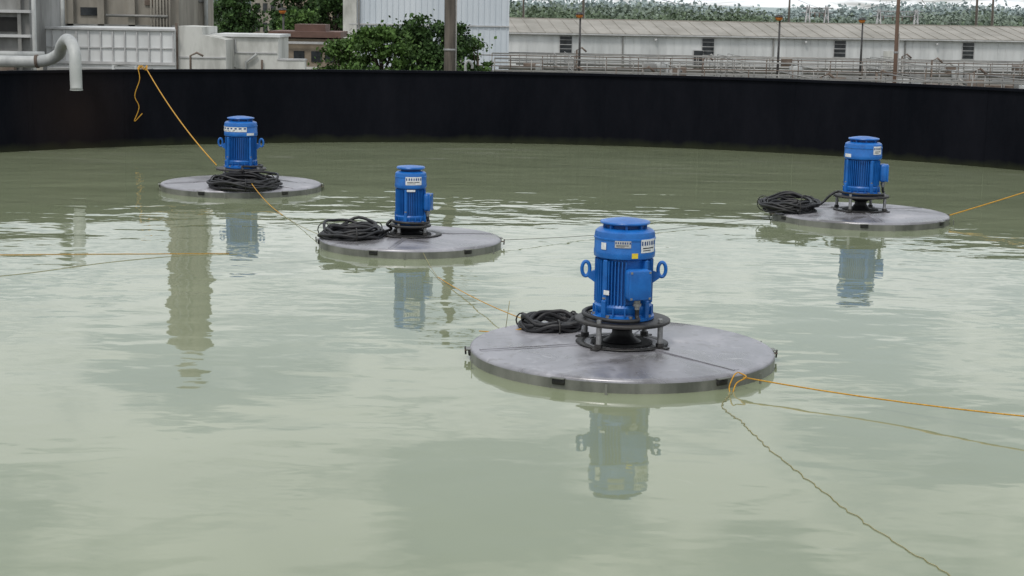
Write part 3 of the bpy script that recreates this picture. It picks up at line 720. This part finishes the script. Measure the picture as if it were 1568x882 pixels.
tree('leafy_tree',(-7.5,72,-2),3.8,1.35,44,140,.085,M['leaf'],.15,3)
tree('leafy_tree',(-5.7,70,-2),4.5,1.5,58,150,.09,M['leaf'],.12,4)
tree('leafy_tree',(-4.15,71,-2),4.9,1.4,58,150,.09,M['leafd'],.12,5)
tree('leafy_tree',(-2.9,72,-2),4.6,1.2,48,140,.085,M['leafd'],.15,6)
tree('leafy_tree',(-1.75,73,-2),4.0,.9,32,120,.08,M['leaf'],.15,8)
tree('leafy_tree',(-25.2,150,-2),6.8,2.2,50,120,.17,M['leafd'],.2,9)
tree('leafy_tree',(-18.9,142,-2),7.4,2.5,60,130,.18,M['leafd'],.2,10)
tree('leafy_tree',(-15.2,138,-2),7.0,2.5,55,130,.17,M['leafd'],.2,12)
tree('leafy_tree',(-16.4,125,-2),5.0,1.7,45,110,.15,M['leaf'],.2,13)
def shrubrow(name,pts,m,ls,seed):
    rg=np.random.default_rng(seed); C=[]
    for (x,y,z_,r,rz_) in pts:
        k=int(260); d=rg.normal(size=(k,3)); d[:,2]=np.abs(d[:,2])
        C.append(np.array((x,y,z_))+d*np.array([r,r,rz_])*.55)
    C=np.concatenate(C); V,F=quads(C,ls,rg)
    me=bpy.data.meshes.new(name); me.from_pydata(V.tolist(),[],F.tolist()); me.materials.append(m)
    o=bpy.data.objects.new(name,me); COL.objects.link(o)
rg=np.random.default_rng(3)
shrubrow('shrub_row',[(x,69+rg.uniform(-1,1),-2,.7,rg.uniform(1.4,2.9)) for x in np.arange(-8.6,-1.3,.35)],M['leaf'],.085,4)
def treemass(name,y0,dy,x0,x1,base,top,r0,r1,n_,m,ls,seed,freq=.02):
    rg=np.random.default_rng(seed); C=[]
    k=110
    for i in range(n_):
        x=rg.uniform(x0,x1); y=y0+rg.uniform(-dy,dy); r=rg.uniform(r0,r1)
        env=.76+.14*math.sin(x*freq+seed)+.10*math.sin(x*freq*2.7+seed*2)
        zc=base+(top-base)*env*rg.uniform(.15,1)**.6 - r*.7
        d=rg.normal(size=(k,3))*.62
        C.append(np.array((x,y,zc))+d*np.array([r*1.3,r*1.3,r*.7]))
    C=np.concatenate(C); V,F=quads(C,ls,rg)
    me=bpy.data.meshes.new(name); me.from_pydata(V.tolist(),[],F.tolist()); me.materials.append(m)
    o=bpy.data.objects.new(name,me); COL.objects.link(o)
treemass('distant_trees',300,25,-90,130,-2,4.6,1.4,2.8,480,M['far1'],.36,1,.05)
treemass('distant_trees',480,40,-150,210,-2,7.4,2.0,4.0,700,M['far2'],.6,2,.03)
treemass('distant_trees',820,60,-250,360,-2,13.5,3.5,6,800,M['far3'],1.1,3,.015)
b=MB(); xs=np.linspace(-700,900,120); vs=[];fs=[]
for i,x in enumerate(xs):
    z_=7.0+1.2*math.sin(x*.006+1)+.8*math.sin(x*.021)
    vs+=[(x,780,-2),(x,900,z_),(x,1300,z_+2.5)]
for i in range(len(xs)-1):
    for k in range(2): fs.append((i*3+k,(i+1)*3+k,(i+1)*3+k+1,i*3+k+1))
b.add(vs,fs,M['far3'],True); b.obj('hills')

# ---------------------------------------------------------------- world, sun, camera
SUN_EL,SUN_AZ=58,205
W=bpy.data.worlds.new('World'); scene.world=W; W.use_nodes=True
N=W.node_tree.nodes; L=W.node_tree.links; bg=N['Background']
sky=N.new('ShaderNodeTexSky'); sky.sky_type='NISHITA'; sky.sun_disc=False; sky.sun_elevation=rad(SUN_EL); sky.sun_rotation=rad(SUN_AZ)
sky.dust_density=2; sky.air_density=1.2; sky.altitude=100
tc=N.new('ShaderNodeTexCoord'); sp=N.new('ShaderNodeSeparateXYZ'); L.new(tc.outputs['Generated'],sp.inputs[0])
az=N.new('ShaderNodeMath'); az.operation='ABSOLUTE'; L.new(sp.outputs['Z'],az.inputs[0])
ad=N.new('ShaderNodeMath'); ad.operation='ADD'; ad.inputs[1].default_value=.10; L.new(az.outputs[0],ad.inputs[0])
dx=N.new('ShaderNodeMath'); dx.operation='DIVIDE'; L.new(sp.outputs['X'],dx.inputs[0]); L.new(ad.outputs[0],dx.inputs[1])
dy=N.new('ShaderNodeMath'); dy.operation='DIVIDE'; L.new(sp.outputs['Y'],dy.inputs[0]); L.new(ad.outputs[0],dy.inputs[1])
cb=N.new('ShaderNodeCombineXYZ'); L.new(dx.outputs[0],cb.inputs[0]); L.new(dy.outputs[0],cb.inputs[1])
no=N.new('ShaderNodeTexNoise'); no.inputs['Scale'].default_value=2.3; no.inputs['Detail'].default_value=9; no.inputs['Roughness'].default_value=.58; no.inputs['Distortion'].default_value=.6
L.new(cb.outputs[0],no.inputs['Vector'])
rp=N.new('ShaderNodeValToRGB'); rp.color_ramp.elements[0].position=.42; rp.color_ramp.elements[1].position=.55
rp.color_ramp.elements[0].color=(.42,.42,.42,1)
L.new(no.outputs['Fac'],rp.inputs[0])
mx=N.new('ShaderNodeMixRGB'); mx.inputs[2].default_value=(10.4,10.8,11.0,1)
L.new(rp.outputs[0],mx.inputs[0]); L.new(sky.outputs[0],mx.inputs[1]); L.new(mx.outputs[0],bg.inputs[0])
bg.inputs[1].default_value=.10
sl=bpy.data.lights.new('sun','SUN'); sl.energy=1.5; sl.angle=rad(12); sl.color=(1,.96,.9)
so=bpy.data.objects.new('sun',sl); COL.objects.link(so)
d=Vector((math.sin(rad(SUN_AZ))*math.cos(rad(SUN_EL)),math.cos(rad(SUN_AZ))*math.cos(rad(SUN_EL)),math.sin(rad(SUN_EL))))
so.rotation_euler=d.to_track_quat('Z','Y').to_euler(); so.location=d*50

cam=bpy.data.cameras.new('camera'); co=bpy.data.objects.new('camera',cam); COL.objects.link(co)
cam.sensor_width=36; cam.lens=57.4; cam.clip_end=6000; cam.clip_start=.1
co.matrix_world=Matrix.Translation((0,0,3))@Matrix.Rotation(rad(90-9.56),4,'X')@Matrix.Rotation(rad(1.03),4,'Z')
scene.camera=co
scene.view_settings.view_transform='Standard'; scene.view_settings.look='None'; scene.view_settings.exposure=0
